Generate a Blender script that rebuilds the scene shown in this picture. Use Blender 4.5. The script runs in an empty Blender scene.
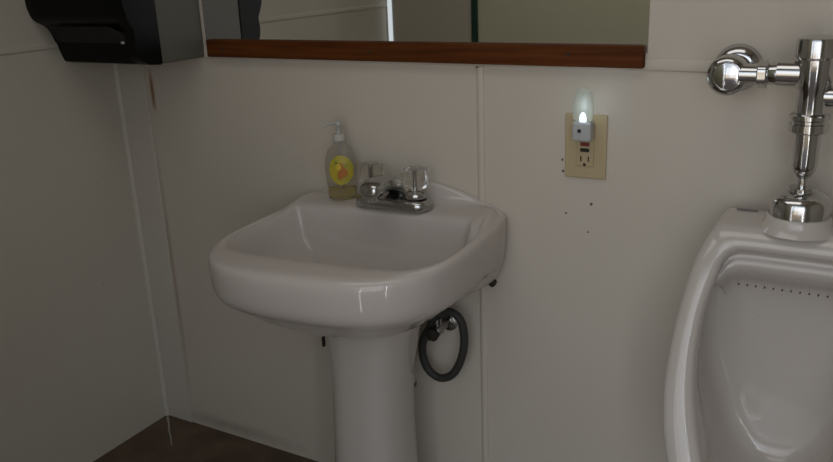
import bpy, bmesh, math, random
from mathutils import Vector, Matrix
random.seed(4)
PI = math.pi
sc = bpy.context.scene
COL = sc.collection

# ------------------------------------------------------------------ camera
def look(yaw, pitch, roll):
    cy, sy = math.cos(yaw), math.sin(yaw)
    right = Vector((cy, sy, 0)); fw = Vector((-sy, cy, 0)); up = Vector((0, 0, 1))
    cp, sp = math.cos(pitch), math.sin(pitch)
    f2 = fw*cp - up*sp; u2 = up*cp + fw*sp
    cr, sr = math.cos(roll), math.sin(roll)
    return right*cr + u2*sr, -right*sr + u2*cr, f2
cd = bpy.data.cameras.new('camera'); cam = bpy.data.objects.new('camera', cd); COL.objects.link(cam)
r_, u_, f_ = look(0.5289293, 0.3162767, -0.0402018)
M = Matrix((r_, u_, -f_)).transposed().to_4x4(); M.translation = Vector((2.04128, -1.73346, 1.45836))
cam.matrix_world = M
cd.sensor_fit = 'HORIZONTAL'; cd.sensor_width = 36; cd.lens = 822.281/833*36
cd.clip_start = .02
sc.camera = cam

# ------------------------------------------------------------------ light
vs = sc.view_settings
sc.display_settings.display_device = 'sRGB'
vs.view_transform = 'Standard'; vs.look = 'None'; vs.gamma = 1; vs.exposure = -0.07; vs.use_curve_mapping = False
w = bpy.data.worlds.new('world'); sc.world = w; w.use_nodes = True
nt = w.node_tree; bg = nt.nodes['Background']
tc = nt.nodes.new('ShaderNodeTexCoord'); sx = nt.nodes.new('ShaderNodeSeparateXYZ'); cr = nt.nodes.new('ShaderNodeValToRGB')
nt.links.new(tc.outputs['Generated'], sx.inputs[0])
mr = nt.nodes.new('ShaderNodeMapRange'); mr.inputs[1].default_value = -1; mr.inputs[2].default_value = 1
nt.links.new(sx.outputs['Z'], mr.inputs[0]); nt.links.new(mr.outputs[0], cr.inputs[0]); nt.links.new(cr.outputs[0], bg.inputs[0])
cr.color_ramp.elements[0].position = .47; cr.color_ramp.elements[0].color = (.30, .24, .17, 1)
cr.color_ramp.elements[1].position = .52; cr.color_ramp.elements[1].color = (.62, .72, .85, 1)
bg.inputs[1].default_value = 1.2
def area(name, loc, direction, sx_, sy_, power, color=(1, 1, 1)):
    l = bpy.data.lights.new(name, 'AREA'); l.shape = 'RECTANGLE'; l.size = sx_; l.size_y = sy_; l.energy = power; l.color = color
    o = bpy.data.objects.new(name, l); COL.objects.link(o); o.location = loc
    o.rotation_euler = Vector(direction).to_track_quat('-Z', 'Y').to_euler()
    return o
# daylight coming through the doorway behind the camera, thin strips at its jambs and the corner gap
area('doorway_daylight_warm', (1.66, -2.35, 1.42), (-.05, 1, -.05), .62, 1.4, 2.4, (1, .90, .78))
area('doorway_daylight_cool', (2.30, -2.35, 1.42), (-.15, 1, -.05), .62, 1.4, 3.4, (.95, .97, 1))
area('jamb_gap_daylight', (2.56, -1.95, 1.0), (-.4, 1, 0), .03, 1.9, 2.4, (.97, .98, 1))
area('jamb_gap_daylight', (1.325, -1.60, 1.0), (-.05, 1, 0), .018, 1.9, .8, (.97, .98, 1))
area('corner_gap_daylight', (.017, -1.575, 1.12), (.2, 1, 0), .022, 1.7, .085, (.83, .92, 1))
area('ceiling_fill_light', (1.30, -.9, 2.36), (0, 0, -1), 1.5, .7, 4.3, (1, .98, .96))  # soft overhead fill, added to brighten the left and rear walls

# ------------------------------------------------------------------ helpers
def mat(name, color, rough=.5, metal=0, spec=.5, trans=0, ior=1.45, noise=None, bump=0, bscale=40, coat=0, emit=None, alpha=None):
    m = bpy.data.materials.new(name); m.use_nodes = True
    n = m.node_tree; b = n.nodes['Principled BSDF']
    b.inputs['Base Color'].default_value = (*color, 1); b.inputs['Roughness'].default_value = rough
    b.inputs['Metallic'].default_value = metal; b.inputs['Specular IOR Level'].default_value = spec
    b.inputs['Transmission Weight'].default_value = trans; b.inputs['IOR'].default_value = ior
    b.inputs['Coat Weight'].default_value = coat
    if emit: b.inputs['Emission Color'].default_value = (*emit[0], 1); b.inputs['Emission Strength'].default_value = emit[1]
    if noise:
        c2, scale, lo, hi = noise
        t = n.nodes.new('ShaderNodeTexCoord'); x = n.nodes.new('ShaderNodeTexNoise'); x.inputs['Scale'].default_value = scale; x.inputs['Detail'].default_value = 6
        r = n.nodes.new('ShaderNodeValToRGB'); r.color_ramp.elements[0].position = lo; r.color_ramp.elements[1].position = hi
        r.color_ramp.elements[0].color = (*color, 1); r.color_ramp.elements[1].color = (*c2, 1)
        n.links.new(t.outputs['Object'], x.inputs['Vector']); n.links.new(x.outputs[0], r.inputs[0]); n.links.new(r.outputs[0], b.inputs['Base Color'])
    if bump:
        t = n.nodes.new('ShaderNodeTexCoord'); x = n.nodes.new('ShaderNodeTexNoise'); x.inputs['Scale'].default_value = bscale; x.inputs['Detail'].default_value = 4
        bp = n.nodes.new('ShaderNodeBump'); bp.inputs['Strength'].default_value = bump; bp.inputs['Distance'].default_value = .002
        n.links.new(t.outputs['Object'], x.inputs['Vector']); n.links.new(x.outputs[0], bp.inputs['Height']); n.links.new(bp.outputs[0], b.inputs['Normal'])
    return m

def wall_mat(name, color, spots=(), stains=()):
    """painted panel; spots = small dark pin holes, stains = (x, z, rx, rz, colour) marks with a shape of their own"""
    m = mat(name, color, rough=.42, bump=.12, bscale=60)
    n = m.node_tree; b = n.nodes['Principled BSDF']; L = n.links
    geo = n.nodes.new('ShaderNodeNewGeometry')
    nz = n.nodes.new('ShaderNodeTexNoise'); nz.inputs['Scale'].default_value = 3.0; nz.inputs['Detail'].default_value = 5
    L.new(geo.outputs['Position'], nz.inputs['Vector'])
    mix = n.nodes.new('ShaderNodeMix'); mix.data_type = 'RGBA'
    mix.inputs['A'].default_value = (*color, 1); mix.inputs['B'].default_value = (color[0]*.90, color[1]*.885, color[2]*.85, 1)
    L.new(nz.outputs[0], mix.inputs['Factor']); out = mix.outputs['Result']
    nd = n.nodes.new('ShaderNodeTexNoise'); nd.inputs['Scale'].default_value = 30; nd.inputs['Detail'].default_value = 3
    L.new(geo.outputs['Position'], nd.inputs['Vector'])
    for (px, py, pz, rx, ry, rz, col, soft, wob) in list(spots) + list(stains):
        sub = n.nodes.new('ShaderNodeVectorMath'); sub.operation = 'SUBTRACT'; sub.inputs[1].default_value = (px, py, pz)
        L.new(geo.outputs['Position'], sub.inputs[0])
        dv = n.nodes.new('ShaderNodeVectorMath'); dv.operation = 'DIVIDE'; dv.inputs[1].default_value = (rx, ry, rz); L.new(sub.outputs[0], dv.inputs[0])
        ln = n.nodes.new('ShaderNodeVectorMath'); ln.operation = 'LENGTH'; L.new(dv.outputs[0], ln.inputs[0])
        src = ln.outputs['Value']
        if wob:
            ad = n.nodes.new('ShaderNodeMath'); ad.operation = 'MULTIPLY_ADD'; ad.inputs[1].default_value = wob; L.new(nd.outputs[0], ad.inputs[0]); L.new(src, ad.inputs[2]); src = ad.outputs[0]
        rg = n.nodes.new('ShaderNodeMapRange'); rg.inputs[1].default_value = 1+wob*.5; rg.inputs[2].default_value = 1+wob*.5-soft; rg.inputs[3].default_value = 0; rg.inputs[4].default_value = col[3]
        L.new(src, rg.inputs[0])
        mx = n.nodes.new('ShaderNodeMix'); mx.data_type = 'RGBA'; mx.inputs['B'].default_value = (*col[:3], 1)
        L.new(rg.outputs[0], mx.inputs['Factor']); L.new(out, mx.inputs['A']); out = mx.outputs['Result']
    L.new(out, b.inputs['Base Color'])
    return m

def smooth(me, ang=None):
    for p in me.polygons: p.use_smooth = True
    if ang is not None: me.set_sharp_from_angle(angle=math.radians(ang))

def obj(name, bm, m=None, parent=None, loc=None, rot=None, sm=35, sub=0, bevel=0, bseg=3):
    me = bpy.data.meshes.new(name); bmesh.ops.recalc_face_normals(bm, faces=bm.faces); bm.to_mesh(me); bm.free()
    if m: me.materials.append(m)
    if sm is not None: smooth(me, None if sub else sm)
    o = bpy.data.objects.new(name, me); COL.objects.link(o)
    if loc: o.location = loc
    if rot: o.rotation_euler = rot
    if parent: o.parent = parent
    if bevel:
        md = o.modifiers.new('bevel', 'BEVEL'); md.width = bevel; md.segments = bseg; md.limit_method = 'ANGLE'; md.angle_limit = math.radians(40)
    if sub:
        md = o.modifiers.new('subdivision', 'SUBSURF'); md.levels = sub; md.render_levels = sub
    return o

def thing(name, label, cat, loc=(0, 0, 0), rotz=0, group=None):
    o = bpy.data.objects.new(name, None); COL.objects.link(o); o.location = loc; o.rotation_euler = (0, 0, rotz); o.empty_display_size = .05
    o['label'] = label; o['category'] = cat
    if group: o['group'] = group
    return o
def tag(o, label, cat, group=None):
    o['label'] = label; o['category'] = cat
    if group: o['group'] = group
    return o
def struct(o):
    o['kind'] = 'structure'; return o

def box(x0, x1, y0, y1, z0, z1, bm=None):
    bm = bm or bmesh.new()
    r = bmesh.ops.create_cube(bm, size=1)
    for v in r['verts']:
        v.co = Vector(((x0+x1)/2 + v.co.x*(x1-x0), (y0+y1)/2 + v.co.y*(y1-y0), (z0+z1)/2 + v.co.z*(z1-z0)))
    return bm

def lathe(prof, segs=48, axis='z', origin=(0, 0, 0), bm=None, flute=0, nfl=8, fl=None):
    """prof: list of (radius, height). axis: direction of height"""
    bm = bm or bmesh.new(); rings = []
    ax = {'z': Matrix.Identity(3), 'x': Matrix(((0, 0, 1), (0, 1, 0), (-1, 0, 0))), '-y': Matrix(((1, 0, 0), (0, 0, -1), (0, 1, 0)))}[axis]
    og = Vector(origin)
    for i, (r, h) in enumerate(prof):
        if r < 1e-6:
            rings.append([bm.verts.new(og + ax @ Vector((0, 0, h)))]); continue
        k = flute * (fl[i] if fl else 1)
        rings.append([bm.verts.new(og + ax @ Vector((r*(1+k*math.cos(nfl*2*PI*j/segs))*math.cos(2*PI*j/segs), r*(1+k*math.cos(nfl*2*PI*j/segs))*math.sin(2*PI*j/segs), h))) for j in range(segs)])
    for a, b in zip(rings, rings[1:]):
        if len(a) == 1 and len(b) == 1: continue
        for j in range(segs):
            k = (j+1) % segs
            if len(a) == 1: bm.faces.new((a[0], b[j], b[k]))
            elif len(b) == 1: bm.faces.new((a[j], a[k], b[0]))
            else: bm.faces.new((a[j], a[k], b[k], b[j]))
    if len(rings[0]) > 1: bm.faces.new(rings[0])
    if len(rings[-1]) > 1: bm.faces.new(rings[-1])
    return bm

def loft(rings, bm=None, cap=True):
    bm = bm or bmesh.new(); R = [[bm.verts.new(p) for p in r] for r in rings]; n = len(R[0])
    for a, b in zip(R, R[1:]):
        for j in range(n): bm.faces.new((a[j], a[(j+1) % n], b[(j+1) % n], b[j]))
    if cap: bm.faces.new(R[0]); bm.faces.new(R[-1])
    return bm

def catmull(pts, per=6, closed=False):
    n = len(pts); out = []; dim = len(pts[0])
    rng = range(n) if closed else range(n-1)
    for i in rng:
        g = (lambda k: pts[k % n]) if closed else (lambda k: pts[max(0, min(n-1, k))])
        p0, p1, p2, p3 = g(i-1), g(i), g(i+1), g(i+2)
        for s in range(per):
            t = s/per
            out.append(tuple(.5*((2*p1[d]) + (-p0[d]+p2[d])*t + (2*p0[d]-5*p1[d]+4*p2[d]-p3[d])*t*t + (-p0[d]+3*p1[d]-3*p2[d]+p3[d])*t**3) for d in range(dim)))
    if not closed: out.append(tuple(pts[-1]))
    return out

def half_outline(half, per=4):
    """half outline from (0,a) round to (0,b), mirrored to a closed one"""
    full = [p for p in half] + [(-p[0], *p[1:]) for p in half[-2:0:-1]]
    return catmull(full, per, closed=True)

def tube(path, r, segs=14, bm=None, cap=True):
    bm = bm or bmesh.new(); P = [Vector(p) for p in path]; rings = []; nrm = None
    rr = r if isinstance(r, (list, tuple)) else [r]*len(P)
    for i, p in enumerate(P):
        t = (P[min(i+1, len(P)-1)] - P[max(i-1, 0)]).normalized()
        if nrm is None: nrm = t.orthogonal().normalized()
        nrm = (nrm - t*nrm.dot(t)).normalized(); b = t.cross(nrm)
        rings.append([p + (nrm*math.cos(2*PI*j/segs) + b*math.sin(2*PI*j/segs))*rr[i] for j in range(segs)])
    return loft(rings, bm, cap)
def lerp(a, b, t): return a + (b-a)*t
def interp(x, tab):
    if x <= tab[0][0]: return tab[0][1]
    for (a, b), (c, d) in zip(tab, tab[1:]):
        if x <= c: return lerp(b, d, (x-a)/(c-a))
    return tab[-1][1]
def sstep(a, b, x):
    t = max(0, min(1, (x-a)/(b-a))); return t*t*(3-2*t)

# ------------------------------------------------------------------ materials
WC = (.60, .548, .478)
hole = (.03, .025, .02, .95)
back_m = wall_mat('back wall paint', WC,
    spots=[(1.487, 0, .924, .0045, .02, .0045, hole, .5, 0), (1.481, 0, .857, .003, .02, .003, hole, .5, 0), (1.417, 0, 1.021, .003, .02, .004, hole, .5, 0),
           (1.419, 0, .995, .004, .02, .004, hole, .5, 0), (1.428, 0, .896, .0035, .02, .003, hole, .5, 0), (1.208, 0, 1.222, .007, .02, .003, (.04, .03, .025, .8), .5, 0)],
    stains=[(.141, 0, 1.125, .011, .02, .075, (.22, .10, .03, .9), .7, .7), (.125, 0, .55, .012, .02, .50, (.27, .19, .12, .55), 1.0, .6),
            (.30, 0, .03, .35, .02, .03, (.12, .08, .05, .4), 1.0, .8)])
left_m = wall_mat('left wall paint', (.57, .535, .465), spots=[(0, -.135, .86, .02, .006, .004, (.2, .18, .15, .5), .8, 0), (0, -.17, .55, .02, .005, .004, (.12, .1, .08, .6), .8, 0)])
trim_m = wall_mat('trim paint', (.60, .56, .505))
olive_m = wall_mat('rear door paint', (.66, .645, .50))
floor_m = mat('brown vinyl floor', (.075, .048, .030), .45, noise=((.13, .085, .055), 9, .35, .7), bump=.3, bscale=30)
porc = mat('white vitreous china', (.52, .475, .435), .07, coat=0, spec=.6)
porc2 = mat('aged urinal china', (.53, .485, .44), .13, coat=.4, spec=.6)
chrome = mat('chrome', (.58, .58, .58), .13, metal=1)
chrome_d = mat('worn chrome', (.46, .46, .45), .20, metal=1)
acryl = mat('clear acrylic', (.90, .89, .86), .16, trans=1, ior=1.22)
wood = mat('stained wood', (.16, .048, .018), .6, spec=.15, bump=.3, bscale=40)
black = mat('black plastic', (.003, .003, .003), .35, spec=.12)
blackg = mat('smoky cover', (.03, .03, .03), .35, spec=.4)
greyp = mat('grey plastic cabinet side', (.11, .106, .088), .5)
ivory = mat('ivory plastic', (.46, .37, .22), .4)
ivory_d = mat('ivory receptacle', (.455, .365, .22), .35)
dark = mat('dark slot', (.02, .015, .01), .6)
redp = mat('red button', (.20, .03, .025), .4)
whitep = mat('white plastic', (.42, .42, .42), .35)
rubber = mat('grey braided hose', (.035, .034, .031), .55, bump=.8, bscale=400)
grout = mat('caulk', (.42, .39, .35), .6)
mirror_m = mat('silvered mirror', (.88, .885, .86), .015, metal=1)
green_m = mat('dark green paint', (.012, .045, .03), .4)

# wood grain along x
n = wood.node_tree; tcw = n.nodes.new('ShaderNodeTexCoord'); mp = n.nodes.new('ShaderNodeMapping'); mp.inputs['Scale'].default_value = (3, 40, 60)
nw = n.nodes.new('ShaderNodeTexNoise'); nw.inputs['Scale'].default_value = 1.6; nw.inputs['Detail'].default_value = 5
rw = n.nodes.new('ShaderNodeValToRGB'); rw.color_ramp.elements[0].color = (.060, .016, .003, 1); rw.color_ramp.elements[1].color = (.125, .037, .008, 1)
rw.color_ramp.elements[0].position = .3; rw.color_ramp.elements[1].position = .7
n.links.new(tcw.outputs['Object'], mp.inputs[0]); n.links.new(mp.outputs[0], nw.inputs[0]); n.links.new(nw.outputs[0], rw.inputs[0]); n.links.new(rw.outputs[0], n.nodes['Principled BSDF'].inputs['Base Color'])

# ------------------------------------------------------------------ room
RX, RY, H = 2.98, -1.585, 2.45
T = .1
struct(obj('wall_back', box(-T, RX+T, 0, T, 0, H), back_m, sm=None))
struct(obj('wall_left', box(-T, 0, RY-T, 0, 0, H), left_m, sm=None))
bm = box(RX, RX+T, RY-T, 0, 0, H)
struct(obj('wall_right', bm, left_m, sm=None))
struct(obj('ceiling', box(-T, RX+T, RY-T-.6, T, H, H+T), left_m, sm=None))
struct(obj('floor', box(-T, RX+T, RY-T-2.0, T, -.1, 0), floor_m, sm=None))
# rear wall: narrow gap of daylight in the corner, then wall, then the opened door and the doorway the view is taken from
bm = box(.034, .428, RY-T, RY, 0, H); box(0, .034, RY-T, RY, 2.05, H, bm); box(0, .034, RY-T, RY, 0, .2, bm); box(1.27, 2.62, RY-T, RY, 2.1, H, bm); box(2.62, RX, RY-T, RY, 0, H, bm); box(.45, 1.27, RY-T, RY, 2.1, H, bm)
struct(obj('wall_rear', bm, left_m, sm=None))
struct(obj('door_1', box(.456, 1.20, RY-.045, RY, .01, 2.1), olive_m, sm=None))
struct(obj('trim_1', box(.428, .456, RY-.06, RY+.012, 0, 2.1), green_m, sm=None, bevel=.003))
bm = box(1.27, 1.31, RY-.06, RY+.012, 0, 2.14); box(2.58, 2.62, RY-.06, RY+.012, 0, 2.14, bm)
struct(obj('trim_2', bm, trim_m, sm=None))
# battens of the panelling
bm = box(.006, .118, -.005, 0, 0, 1.222)
struct(obj('trim_3', bm, trim_m, bevel=.002, bseg=2))                       # wide corner board
bm = loft([[(0, 0, z), (.012, 0, z), (.011, -.005, z), (.0075, -.009, z), (.004, -.0115, z), (0, -.012, z)] for z in (0, 1.225)])
struct(obj('trim_4', bm, trim_m, sm=60))                                    # quarter round in the corner
bm = loft([[(1.206, 0, z), (1.2075, -.004, z), (1.212, -.006, z), (1.219, -.006, z), (1.2235, -.004, z), (1.225, 0, z)] for z in (0, 1.224)])
struct(obj('trim_5', bm, back_m, sm=60))
bm = loft([[(x, 0, 1.2245), (x, -.0035, 1.2255), (x, -.0045, 1.229), (x, -.0045, 1.246), (x, -.003, 1.2505), (x, 0, 1.252)] for x in (0, RX)])
struct(obj('trim_6', bm, back_m, sm=60))
bm = loft([[(0, y, 1.266), (.003, y, 1.267), (.004, y, 1.270), (.004, y, 1.280), (.003, y, 1.283), (0, y, 1.284)] for y in (-.0085, RY)])
struct(obj('trim_7', bm, left_m, sm=60))
# crooked bead of caulk on the floor, running out of the corner
bm = tube([(.018, -.019, .0015), (.05, -.045, .003), (.085, -.078, .002), (.12, -.105, .0015), (.16, -.14, .0015)], [.0045, .003, .0028, .0022, .0015], 8)
struct(obj('trim_8', bm, grout))

# ------------------------------------------------------------------ mirror
t = thing('wall_mirror', 'large frameless wall mirror standing on a stained red-brown wooden rail', 'mirror', (.985, 0, 1.228))
def rel(o, root):
    o.parent = root; o.matrix_parent_inverse = Matrix.Translation(root.location).inverted(); return o
rel(obj('mirror_glass', box(.381, 1.598, -.003, 0, 1.262, 2.05), mirror_m, sm=None), t)
me = bmesh.new(); box(.394, 1.594, -.020, 0, 1.231, 1.2775, me)
o = rel(obj('wooden_rail', me, wood, bevel=.004), t); o['label'] = 'dark red-brown wooden rail along the bottom edge'
for x, z in ((.455, 1.2505), (.925, 1.253), (1.434, 1.258)):
    bm = lathe([(.0035, 0), (.0035, .0012), (.0015, .0005), (0, .0003)], 12, '-y', (x, -.020, z)); rel(obj('nail_head', bm, dark), t)

# ------------------------------------------------------------------ paper towel dispenser
t = thing('paper_towel_dispenser', 'black and grey paper towel dispenser hung high in the corner left of the mirror', 'dispenser', (.19, 0, 1.228))
prof = [(-.162, 1.232), (-.178, 1.229), (-.194, 1.270), (-.217, 1.321), (-.254, 1.345), (-.267, 1.368), (-.272, 1.400), (-.272, 1.50), (-.262, 1.60), (-.225, 1.655), (-.162, 1.665)]
bm = box(.012, .370, -.165, 0, 1.228, 1.66)
rel(obj('cabinet', bm, greyp, sm=None, bevel=.006), t)
pr = catmull(prof, 4)
bm = bmesh.new(); A = []
NX = 14
for i in range(NX+1):
    u = i/NX; x = lerp(.002, .372, u); e = min(u, 1-u)*.37
    rin = .0 if e > .008 else .003
    A.append([(x, lerp(y, -.16, 0) + (rin if y < -.17 else 0), z) for y, z in pr])
loft_pts = A
R = [[bm.verts.new(p) for p in r] for r in A]
for a, b in zip(R, R[1:]):
    for j in range(len(a)-1): bm.faces.new((a[j], a[j+1], b[j+1], b[j]))
    bm.faces.new((a[-1], a[0], b[0], b[-1]))
bm.faces.new(R[0]); bm.faces.new(R[-1])
rel(obj('front_cover', bm, black, sm=30), t)
# deep cheek on the right side of the chute
ch = catmull([(-.165, 1.2315), (-.205, 1.231), (-.235, 1.250), (-.246, 1.285), (-.243, 1.318), (-.257, 1.345), (-.260, 1.37), (-.20, 1.37), (-.165, 1.37)], 3)
rel(obj('side_cheek', loft([[(x, y, z) for y, z in ch] for x in (.336, .3725)]), black, sm=30), t)
# the recessed smoky scoop under the cover where the towel comes out
bm = bmesh.new(); rows = []
for i in range(13):
    u = i/12; x = lerp(.03, .325, u); rows.append([])
    for j in range(7):
        v = j/6; z = lerp(1.285, 1.330, v); y = lerp(-.203, -.236, v) - .004
        zz = z + (.012 * sstep(.8, 1, u) * (-(v)))*1.0
        rows[-1].append(bm.verts.new((x, y, zz)))
for a, b in zip(rows, rows[1:]):
    for j in range(6): bm.faces.new((a[j], a[j+1], b[j+1], b[j]))
bmesh.ops.solidify(bm, geom=bm.faces[:], thickness=.004)
rel(obj('towel_chute', bm, blackg, sm=50), t)
bm = box(.328, .336, -.252, -.246, 1.288, 1.294); rel(obj('latch', bm, whitep, sm=None, bevel=.001), t)

# ------------------------------------------------------------------ pedestal sink
CX = .986
t = sink = thing('pedestal_sink', 'white china pedestal sink standing against the back wall', 'sink', (CX, -.2, 0))
outer = half_outline([(0, -.536), (.10, -.532), (.188, -.512), (.252, -.464), (.288, -.395), (.303, -.31), (.306, -.17), (.301, -.06), (.286, 0), (.15, 0), (0, 0)])
inner = half_outline([(0, -.428), (.14, -.424), (.235, -.405), (.272, -.360), (.283, -.30), (.280, -.2), (.275, -.12), (.268, -.05), (.250, -.022), (.15, -.016), (0, -.015)])
bowl = half_outline([(0, -.412), (.14, -.408), (.222, -.388), (.257, -.350), (.270, -.29), (.268, -.22), (.260, -.17), (.248, -.132), (.222, -.120), (.15, -.116), (0, -.113)])
def arch(dx): return .944 - .80*dx*dx - .3*max(0, abs(dx)-.25)**1.5
TILT = .026
rings = []
def under(s, z, sb=None, yk=1):
    r = []
    for (x, y) in outer:
        b = sstep(-.20, -.01, y) * yk
        sx_ = lerp(s, sb if sb is not None else lerp(1, s, .35), b)
        yy = lerp(-.2 + (y+.2)*s, y, b)
        r.append((CX + x*sx_, min(yy, -.0015), z + TILT*x))
    return r
rings += [under(.30, .640, .30, .4), under(.48, .655, .5, .8), under(.64, .682, .84), under(.77, .712, .93), under(.87, .741, .96), under(.95, .759, .975), under(.985, .776, .985), under(.995, .795, .99), under(1.0, .82, .996)]
for k in (0, .05, .2, .5, .82, 1.0):
    r = []
    for (xo, yo), (xi, yi) in zip(outer, inner):
        wb = sstep(-.26, -.01, yo)
        x = lerp(xo, xi, k); y = lerp(yo, yi, k)
        zf = {0: .847, .05: .860, .2: .867, .5: .869, .82: .868, 1.0: .862}[k]
        zb = arch(xo) + {0: -.008, .05: -.002, .2: 0, .5: -.001, .82: -.006, 1.0: -.012}[k]
        if k > .8: zb = max(zb, .889)
        r.append((CX+x, min(y, -.0015), lerp(zf, zb, wb) + TILT*x))
    rings.append(r)
def deckz(x): return .887
for k in (.12, .5, .9, 1.0):
    r = []
    for (xi, yi), (xb, yb) in zip(inner, bowl):
        wb = sstep(-.26, -.04, yi)
        x = lerp(xi, xb, k); y = lerp(yi, yb, k)
        zf = {.12: .858, .5: .850, .9: .838, 1.0: .832}[k]; zb = deckz(xi) + {.12: .004, .5: 0, .9: -.003, 1.0: -.010}[k]
        r.append((CX+x, y, lerp(zf, zb, wb) + TILT*x))
    rings.append(r)
for sN, z, zb in ((.975, .815, .86), (.94, .79, .825), (.86, .765, .785), (.66, .745, .75), (.40, .735, .735), (.10, .731, .731)):
    rings.append([(CX + xi*sN, -.265 + (yi+.265)*sN, lerp(z, zb, sstep(-.24, -.12, yi)) + TILT*xi) for (xi, yi) in bowl])
rings = [[(x - y*.07, y + .06*(x-CX)*min(1, -y/.3), z) for x, y, z in r_] for r_ in rings]      # the basin hangs a little askew on the wall
rel(obj('basin', loft(rings), porc, sub=1, sm=0), t)
rel(obj('drain', lathe([(0.0, .732), (.022, .732), (.024, .735), (.018, .736), (.012, .733), (0, .733)], 24, 'z', (CX, -.265, 0)), chrome_d), t)
def sup(cx, cy, a, b, z, n=40, e=2.6, yclip=None):
    r = []
    for i in range(n):
        th = 2*PI*i/n; c, s = math.cos(th), math.sin(th)
        r.append((cx + a*math.copysign(abs(c)**(2/e), c), cy + b*math.copysign(abs(s)**(2/e), s), z))
    return r
PX, PY = .994, -.195
rings = [sup(PX + .018*sstep(.38, .66, z), PY, a, b, z) for a, b, z in ((.140, .13, 0), (.140, .13, .02), (.130, .12, .05), (.112, .104, .10), (.102, .098, .2), (.096, .094, .38), (.098, .095, .50), (.105, .10, .58), (.117, .11, .64), (.130, .122, .665))]
rel(obj('pedestal', loft(rings), porc, sub=1, sm=0), t)

# ------------------------------------------------------------------ faucet
FX, FY, FZ = 1.014, -.080, .888
t = thing('faucet', 'low chrome two-handle faucet on the back ledge of the sink', 'faucet', (FX, FY, FZ))
def stad(a, r, z, n=32, sc_=1):
    o = []
    for i in range(n):
        th = 2*PI*i/n; c, s = math.cos(th), math.sin(th)
        o.append((math.copysign(a, c)*(1 if abs(c) > .01 else 0) + r*c, r*s, z))
    return o
rings = [stad(.065, .036, -.002), stad(.067, .038, .002), stad(.067, .038, .017), stad(.066, .036, .023), stad(.062, .030, .028), stad(.054, .018, .030)]
obj('faucet_body', loft(rings), chrome_d, t, sub=1, sm=0)
rings = []
for (y, z, wx, hz) in ((.020, .026, .020, .012), (.014, .044, .026, .020), (-.004, .060, .029, .022), (-.035, .070, .029, .020), (-.070, .073, .029, .018), (-.098, .070, .028, .018), (-.113, .065, .025, .018), (-.119, .061, .014, .010)):
    rings.append([(wx*math.copysign(abs(math.cos(a))**.7, math.cos(a)), y, z + hz*math.copysign(abs(math.sin(a))**.7, math.sin(a))) for a in [2*PI*i/24 for i in range(24)]])
obj('spout', loft(rings), chrome_d, t, sub=1, sm=0)
obj('aerator', lathe([(.0115, .038), (.013, .040), (.013, .056), (.010, .058)], 24, 'z', (0, -.092, 0)), chrome, t)
for s in (-1, 1):
    bm = lathe([(.028, .030), (.029, .034), (.027, .042), (.017, .046), (.012, .054)], 36)
    k = obj('handle_collar', bm, chrome_d, t, loc=(s*.063, 0, 0))
    bm = lathe([(.012, .052), (.025, .053), (.029, .058), (.0315, .070), (.032, .088), (.0305, .097), (.025, .102), (.010, .103), (.006, .099), (0, .098)], 64, flute=.055, nfl=8, fl=[0, .3, .7, 1, 1, 1, .7, 0, 0, 0])
    h = obj('handle', bm, acryl, t, loc=(s*.063, 0, 0), sm=60); h['label'] = 'fluted clear acrylic knob'
    obj('handle_screw', lathe([(.0055, .054), (.0055, .093), (.003, .095), (0, .095)], 16), chrome_d, h)

# ------------------------------------------------------------------ soap bottle
BX, BY = .848, -.060
t = thing('soap_bottle', 'clear pump bottle of hand soap with a yellow label on the sink ledge', 'bottle', (BX, BY, .887), math.radians(24))
t.scale = (1.13, 1.1, 1.0)
clear = mat('clear bottle plastic', (.90, .90, .88), .10, trans=1, ior=1.12)
liquid = mat('soap liquid', (.80, .72, .42), .1, trans=.9, ior=1.2)
def ov(a, b, z): return [(a*math.cos(2*PI*i/40), b*math.copysign(abs(math.sin(2*PI*i/40))**.85, math.sin(2*PI*i/40)), z) for i in range(40)]
rings = [ov(.020, .012, .001), ov(.030, .020, 0.0), ov(.0325, .022, .004), ov(.0325, .0225, .02), ov(.0345, .0235, .05), ov(.0365, .0235, .075), ov(.036, .0225, .10), ov(.031, .0205, .122), ov(.021, .0165, .137), ov(.0125, .0125, .143), ov(.0118, .0118, .152)]
obj('bottle_body', loft(rings), clear, t, sub=1, sm=0)
rings = [ov(.028, .0175, .004), ov(.030, .020, .008), ov(.0302, .0202, .022), ov(.0305, .0205, .030)]
obj('soap', loft(rings), liquid, t, sm=60)
def patch(cx, cz, rx, rz, dy, m, name, par, nn=32, shape=None, label=None):
    """flat label that follows the front of the oval bottle"""
    bm = bmesh.new(); ctr = None; rr = []
    def f(x, z):
        a = interp(z, [(0, .0325), (.05, .0345), (.075, .0365), (.10, .036), (.122, .031)]); b = interp(z, [(0, .0225), (.05, .0235), (.075, .0235), (.10, .0225), (.122, .0205)])
        q = max(0, 1-(x/a)**2); return -b*(q**.5)**.85 - dy
    c = bm.verts.new((cx, f(cx, cz), cz)); prev = None
    for k in (.35, .7, 1):
        ring = []
        for i in range(nn):
            th = 2*PI*i/nn; sF = shape(th) if shape else 1
            x = cx + rx*k*sF*math.cos(th); z = cz + rz*k*sF*math.sin(th); ring.append(bm.verts.new((x, f(x, z), z)))
        for i in range(nn):
            j = (i+1) % nn
            if prev is None: bm.faces.new((c, ring[i], ring[j]))
            else: bm.faces.new((prev[i], ring[i], ring[j], prev[j]))
        prev = ring
    o = obj(name, bm, m, par, sm=60)
    if label: o['label'] = label
    return o
yel = mat('yellow label', (.46, .37, .03), .4, noise=((.30, .29, .05), 60, .4, .7)); org = mat('orange print', (.42, .15, .02), .45); yel2 = mat('bright yellow print', (.60, .45, .03), .4)
lab = patch(.004, .079, .0275, .038, .0012, yel, 'label', t, label='yellow oval label with orange picture')
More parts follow.
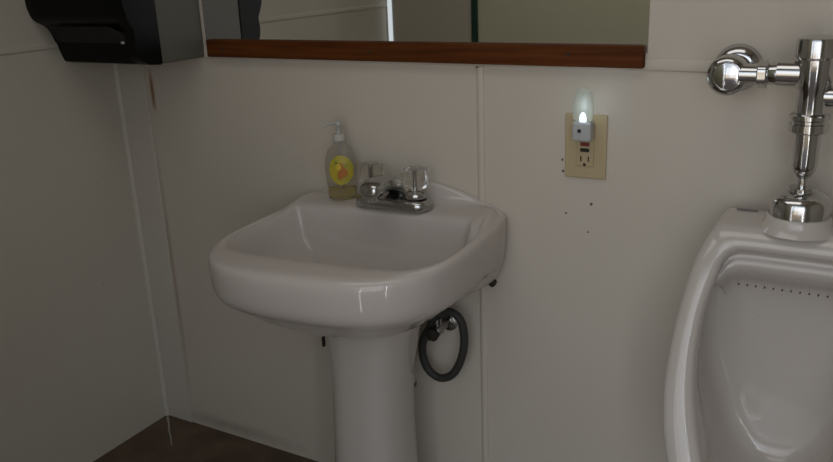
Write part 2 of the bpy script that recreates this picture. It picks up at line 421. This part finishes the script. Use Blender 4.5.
patch(.006, .075, .011, .020, .0018, org, 'label_print', lab, shape=lambda th: 1+.22*math.cos(3*th+.6))
patch(-.001, .088, .006, .009, .0022, yel2, 'label_print', lab)
patch(-.006, .098, .003, .0016, .0024, dark, 'label_print', lab, nn=12)
cl = mat('translucent cap plastic', (.43, .42, .38), .35)
cap = obj('pump_collar', lathe([(.0125, .150), (.0150, .151), (.0150, .163), (.013, .167), (.0065, .169), (.0065, .176)], 32), cl, t)
obj('pump_stem', lathe([(.0035, .03), (.0035, .196)], 12), cl, t)
bm = lathe([(.006, .188), (.009, .190), (.009, .198), (.006, .201), (0, .2015)], 24)
tube([(0, 0, .195), (-.012, -.010, .196), (-.024, -.020, .194), (-.029, -.024, .189)], [.0045, .0042, .0038, .003], 12, bm)
obj('pump_head', bm, cl, t)

# ------------------------------------------------------------------ outlet + night light
t = thing('electrical_outlet', 'ivory wall outlet plate with red and black test buttons', 'outlet', (1.4715, 0, 1.055))
def rrect(x0, x1, z0, z1, y0, y1, r=.003):
    return box(x0, x1, y0, y1, z0, z1)
obj('cover_plate', box(-.0475, .0475, -.0055, 0, -.071, .073), ivory, t, sm=None, bevel=.0035)
rc = obj('receptacle', box(-.020, .020, -.0085, -.005, -.043, .043), ivory_d, t, sm=None, bevel=.0015)
b1 = obj('reset_button', box(-.010, .010, -.0105, -.008, .003, .011), redp, rc, sm=None, bevel=.0006); b1['label'] = 'red button'
b2 = obj('test_button', box(-.010, .010, -.0105, -.008, -.010, -.002), dark, rc, sm=None, bevel=.0006); b2['label'] = 'black button'
for x in (-.0085, .0085): obj('slot', box(x-.0015, x+.0015, -.0089, -.0080, -.032, -.020), dark, rc, sm=None)
obj('ground_hole', lathe([(.0035, 0), (.0035, .0004)], 16, '-y', (0, -.0085, -.039)), dark, rc)
for z in (-.058, .060): obj('screw', lathe([(.004, 0), (.004, .001), (.0015, .0016), (0, .0016)], 16, '-y', (0, -.0055, z)), ivory_d, t)
t = thing('night_light', 'small lit night light with clear shade plugged into the outlet', 'night light', (1.4715, -.009, 1.094))
obj('housing', box(-.021, .021, -.028, 0, -.020, .021), whitep, t, sm=None, bevel=.004)
obj('sensor', lathe([(.0042, 0), (.0042, .0015), (.002, .0022), (0, .0022)], 20, '-y', (-.004, -.028, .003)), dark, t)
shade_m = mat('frosted clear shade', (.86, .90, .86), .4, trans=.85, ior=1.08)
rings = [[(.0205*k*math.cos(a), -.017 + .0115*k*math.sin(a), z) for a in [2*PI*i/32 for i in range(32)]] for k, z in ((1.0, .021), (1.08, .028), (1.10, .05), (1.05, .07), (.92, .083), (.66, .0915), (.2, .094))]
ob = obj('shade', loft(rings, cap=True), shade_m, t, sub=1, sm=0)
led = mat('glowing led', (.8, .9, 1), .4, emit=((.74, .88, 1.0), 2.2))
obj('bulb', lathe([(.0065, .022), (.0075, .028), (.006, .036), (.003, .041), (0, .042)], 20, 'z', (0, -.017, 0)), led, t)
l = bpy.data.lights.new('night_light_glow', 'POINT'); l.energy = .03; l.color = (.75, .9, 1); l.shadow_soft_size = .012
lo = bpy.data.objects.new('night_light_glow', l); COL.objects.link(lo); lo.location = (1.480, -.050, 1.155)

# ------------------------------------------------------------------ supply hose and valves under the sink
t = thing('shutoff_valve', 'metal shutoff valve on the wall under the right side of the sink', 'valve', (1.115, 0, .565))
obj('valve_flange', lathe([(.026, 0), (.026, .002), (.012, .008)], 24, '-y'), chrome_d, t)
bm = lathe([(.010, .004), (.010, .05), (.014, .052), (.014, .075), (.009, .08)], 20, '-y'); obj('valve_body', bm, chrome_d, t)
bm = lathe([(.006, .0), (.006, .018), (.012, .018), (.012, .034), (.009, .036)], 16, 'z', (0, -.063, 0)); obj('outlet_nut', bm, chrome_d, t)
bm = lathe([(.014, .082), (.017, .086), (.016, .096), (.008, .098)], 24, '-y', flute=.08, nfl=6); obj('valve_handle', bm, dark, t)
pts = [(1.115, -.063, .605), (1.150, -.060, .622), (1.178, -.058, .605), (1.187, -.056, .560), (1.180, -.055, .505), (1.155, -.056, .450), (1.118, -.058, .428), (1.083, -.060, .445), (1.068, -.062, .49), (1.075, -.064, .535), (1.100, -.068, .58), (1.12, -.08, .63), (1.11, -.095, .665)]
tag(obj('supply_hose', tube(catmull(pts, 8), .0105, 16), rubber), 'dark grey supply hose looped beneath the sink beside the pedestal', 'hose')
t = thing('drain_pipe', 'black drain pipe behind the sink pedestal', 'pipe', (.988, 0, .36))
obj('pipe', tube(catmull([(0, -.002, 0), (0, -.03, 0), (0, -.05, .02), (0, -.055, .05), (0, -.055, .24)], 5), .018, 18), dark, t)
obj('pipe_flange', lathe([(.022, 0), (.022, .003), (.019, .006)], 24, '-y'), chrome_d, t)
t = thing('mounting_bolt', 'small dark bolt in the wall left of the sink pedestal', 'bolt', (.705, 0, .425))
obj('bolt_shank', box(-.002, .003, -.012, 0, -.016, .016), dark, t, sm=None, bevel=.002)
t = thing('mounting_bolt', 'dark bolt at the lower right edge of the sink against the wall', 'bolt', (1.247, 0, .698))
obj('bolt_shank', lathe([(.006, 0), (.006, .012), (.009, .012), (.009, .018), (0, .02)], 12, '-y'), dark, t)

# ------------------------------------------------------------------ urinal
UX = 1.922
t = thing('urinal', 'white china wall urinal at the right edge of the view', 'urinal', (UX, 0, .42))
OO = half_outline([(0, .961), (.08, .961), (.120, .960), (.143, .950), (.164, .905), (.178, .84), (.189, .74), (.187, .644), (.165, .54), (.130, .46), (.075, .395), (0, .368)], 5)
II = half_outline([(0, .917), (.07, .917), (.098, .914), (.114, .900), (.123, .868), (.135, .81), (.138, .737), (.129, .655), (.103, .56), (.085, .50), (.045, .445), (0, .430)], 5)
YZ = [(.36, -.392), (.39, -.385), (.43, -.375), (.50, -.36), (.60, -.325), (.73, -.265), (.83, -.22), (.90, -.185), (.95, -.150)]
def rim(z): return interp(z, YZ)
def scl(pts, s, dz, yf, cz=.70):
    return [(UX + x*s, yf(z), cz + (z-cz)*s + dz) for x, z in pts]
rings = []
rings.append([(UX+x*.99, -.001, min(.968, z+.010) if z > .6 else lerp(.30, .6, (z-.43)/.17)) for x, z in OO])
rings.append([(UX+x*.99, rim(z)*.4, min(.968, z+.010) if z > .6 else lerp(.34, .6, (z-.43)/.17)) for x, z in OO])
rings.append([(UX+x*.985, rim(z)*.85, z+.004 if z > .6 else lerp(.40, .6, (z-.43)/.17)) for x, z in OO])
rings.append([(UX+x, rim(z)*.955, z) for x, z in OO])
for k, dy in ((.0, .001), (.12, -.008), (.5, -.014), (.88, -.008), (1.0, .006)):
    rings.append([(UX+lerp(a, c, k), lerp(rim(b), rim(d), k)+dy, lerp(b, d, k)) for (a, b), (c, d) in zip(OO, II)])
def inside(sx_, s, side, back, topdz):
    r = []
    for x, z in II:
        y0 = rim(z); top = sstep(.82, .905, z); k = lerp(sx_, min(sx_, 1.02), top)
        r.append((UX+x*k, lerp(y0, -.088, lerp(side, back, top)), .70+(z-.70)*s + topdz*top))
    return r
rings += [inside(1.0, .995, .12, .14, -.002), inside(1.02, .99, .22, .40, -.006), inside(1.05, .988, .30, .42, -.016), inside(1.08, .987, .38, .30, -.026), inside(1.11, .986, .46, .29, -.040), inside(1.13, .985, .54, .40, -.050),
          inside(1.15, .982, .68, .66, -.068), inside(1.14, .972, .82, .84, -.076), inside(1.09, .95, .92, .93, -.086), inside(1.0, .90, .975, .975, -.090), inside(.82, .78, .995, .995, -.080), inside(.55, .55, 1.0, 1.0, -.04), inside(.15, .15, 1.0, 1.0, 0)]
rel(obj('urinal_body', loft(rings), porc2, sub=1, sm=0), t)
rel(obj('inlet_boss', lathe([(.070, -.004), (.064, .004), (.059, .012), (.057, .020), (.055, .0245), (.050, .026), (.02, .026)], 48, 'z', (UX, -.118, .960)), porc2, sm=60), t)
bm = bmesh.new()
r = []
for sgn in (1,):
    ell = [(UX-.096+.020*math.cos(a), -.068+.0055*math.sin(a)) for a in [2*PI*i/24 for i in range(24)]]
bm = loft([[(x, y, .9600) for x, y in ell], [(x, y, .9690) for x, y in ell]])
o = rel(obj('maker_mark', bm, mat('grey printed mark', (.14, .13, .13), .4)), t); o['label'] = 'small grey printed oval mark'
for i in range(13):
    x = UX - .096 + i*.016
    rel(obj('rinse_hole', lathe([(.0013, 0), (.0013, .006)], 8, '-y', (x, -.097, .823)), dark), t)

# ------------------------------------------------------------------ flush valve
VX, VY = UX, -.120
t = thing('flush_valve', 'chrome flush valve rising from the urinal beside the wall', 'flush valve', (VX, VY, .974))
def L(prof, m=chrome, name='part', axis='z', origin=(VX, VY, 0), par=None, segs=48, **kw):
    o = obj(name, lathe(prof, segs, axis, origin, **kw), m); rel(o, t)
    if par: 
        o.matrix_parent_inverse = Matrix.Translation(t.location).inverted(); 
    return o
L([(.052, .985), (.0535, .987), (.0535, 1.006), (.051, 1.016), (.044, 1.024), (.032, 1.029), (.023, 1.030), (.023, 1.038), (.012, 1.039)], name='spud_flange')
L([(.0085, 1.030), (.0085, 1.055), (.012, 1.058), (.021, 1.072), (.0225, 1.080), (.0225, 1.150)], name='vacuum_breaker_tube')
L([(.030, 1.140), (.0335, 1.143), (.0335, 1.156), (.031, 1.158), (.031, 1.163), (.0335, 1.165), (.0335, 1.172), (.029, 1.175)], name='coupling_nut', flute=.012, nfl=8)
L([(.0265, 1.170), (.0265, 1.215), (.031, 1.222), (.031, 1.270), (.0345, 1.274), (.0345, 1.300), (.0325, 1.306), (.02, 1.311), (0, 1.313)], name='valve_body')
L([(.0235, -.060), (.0235, -.022)], name='branch_tube', axis='x', origin=(VX, VY, 1.244))
L([(.0185, -.075), (.0205, -.072), (.0205, -.052), (.0185, -.050)], name='branch_ring', axis='x', origin=(VX, VY, 1.243))
L([(.0155, -.12), (.0155, -.06)], name='supply_tube', axis='x', origin=(VX, VY, 1.241))
L([(.022, -.093), (.0245, -.091), (.0245, -.078), (.022, -.076)], name='union_nut', axis='x', origin=(VX, VY, 1.241), segs=6*6, flute=.05, nfl=6)
# control stop: comes out of the wall, cap faces the room
SX = 1.777
L([(.046, .001), (.046, .005), (.040, .015), (.028, .022), (.024, .022)], name='wall_flange', axis='-y', origin=(SX, 0, 1.237))
L([(.017, .01), (.017, .08)], name='stop_inlet', axis='-y', origin=(SX, 0, 1.237))
L([(.020, .075), (.033, .082), (.0365, .092), (.0365, .126), (.034, .131), (.029, .136), (.0255, .137), (.0235, .134), (.018, .1355), (.009, .138), (0, .1388)], name='stop_cap', axis='-y', origin=(SX, 0, 1.237))
L([(.0195, .022), (.0195, .062), (.0155, .065)], name='stop_outlet', axis='x', origin=(SX, VY, 1.240))
# handle socket and lever to the right
hs = L([(.018, .02), (.018, .048), (.022, .050), (.022, .066), (.010, .070)], name='handle_socket', axis='x', origin=(VX, VY, 1.205))
hl = obj('lever', tube([(VX+.065, VY, 1.205), (VX+.10, VY, 1.203), (VX+.135, VY, 1.202), (VX+.15, VY, 1.202)], [.005, .0055, .0075, .004], 14), chrome); rel(hl, t)
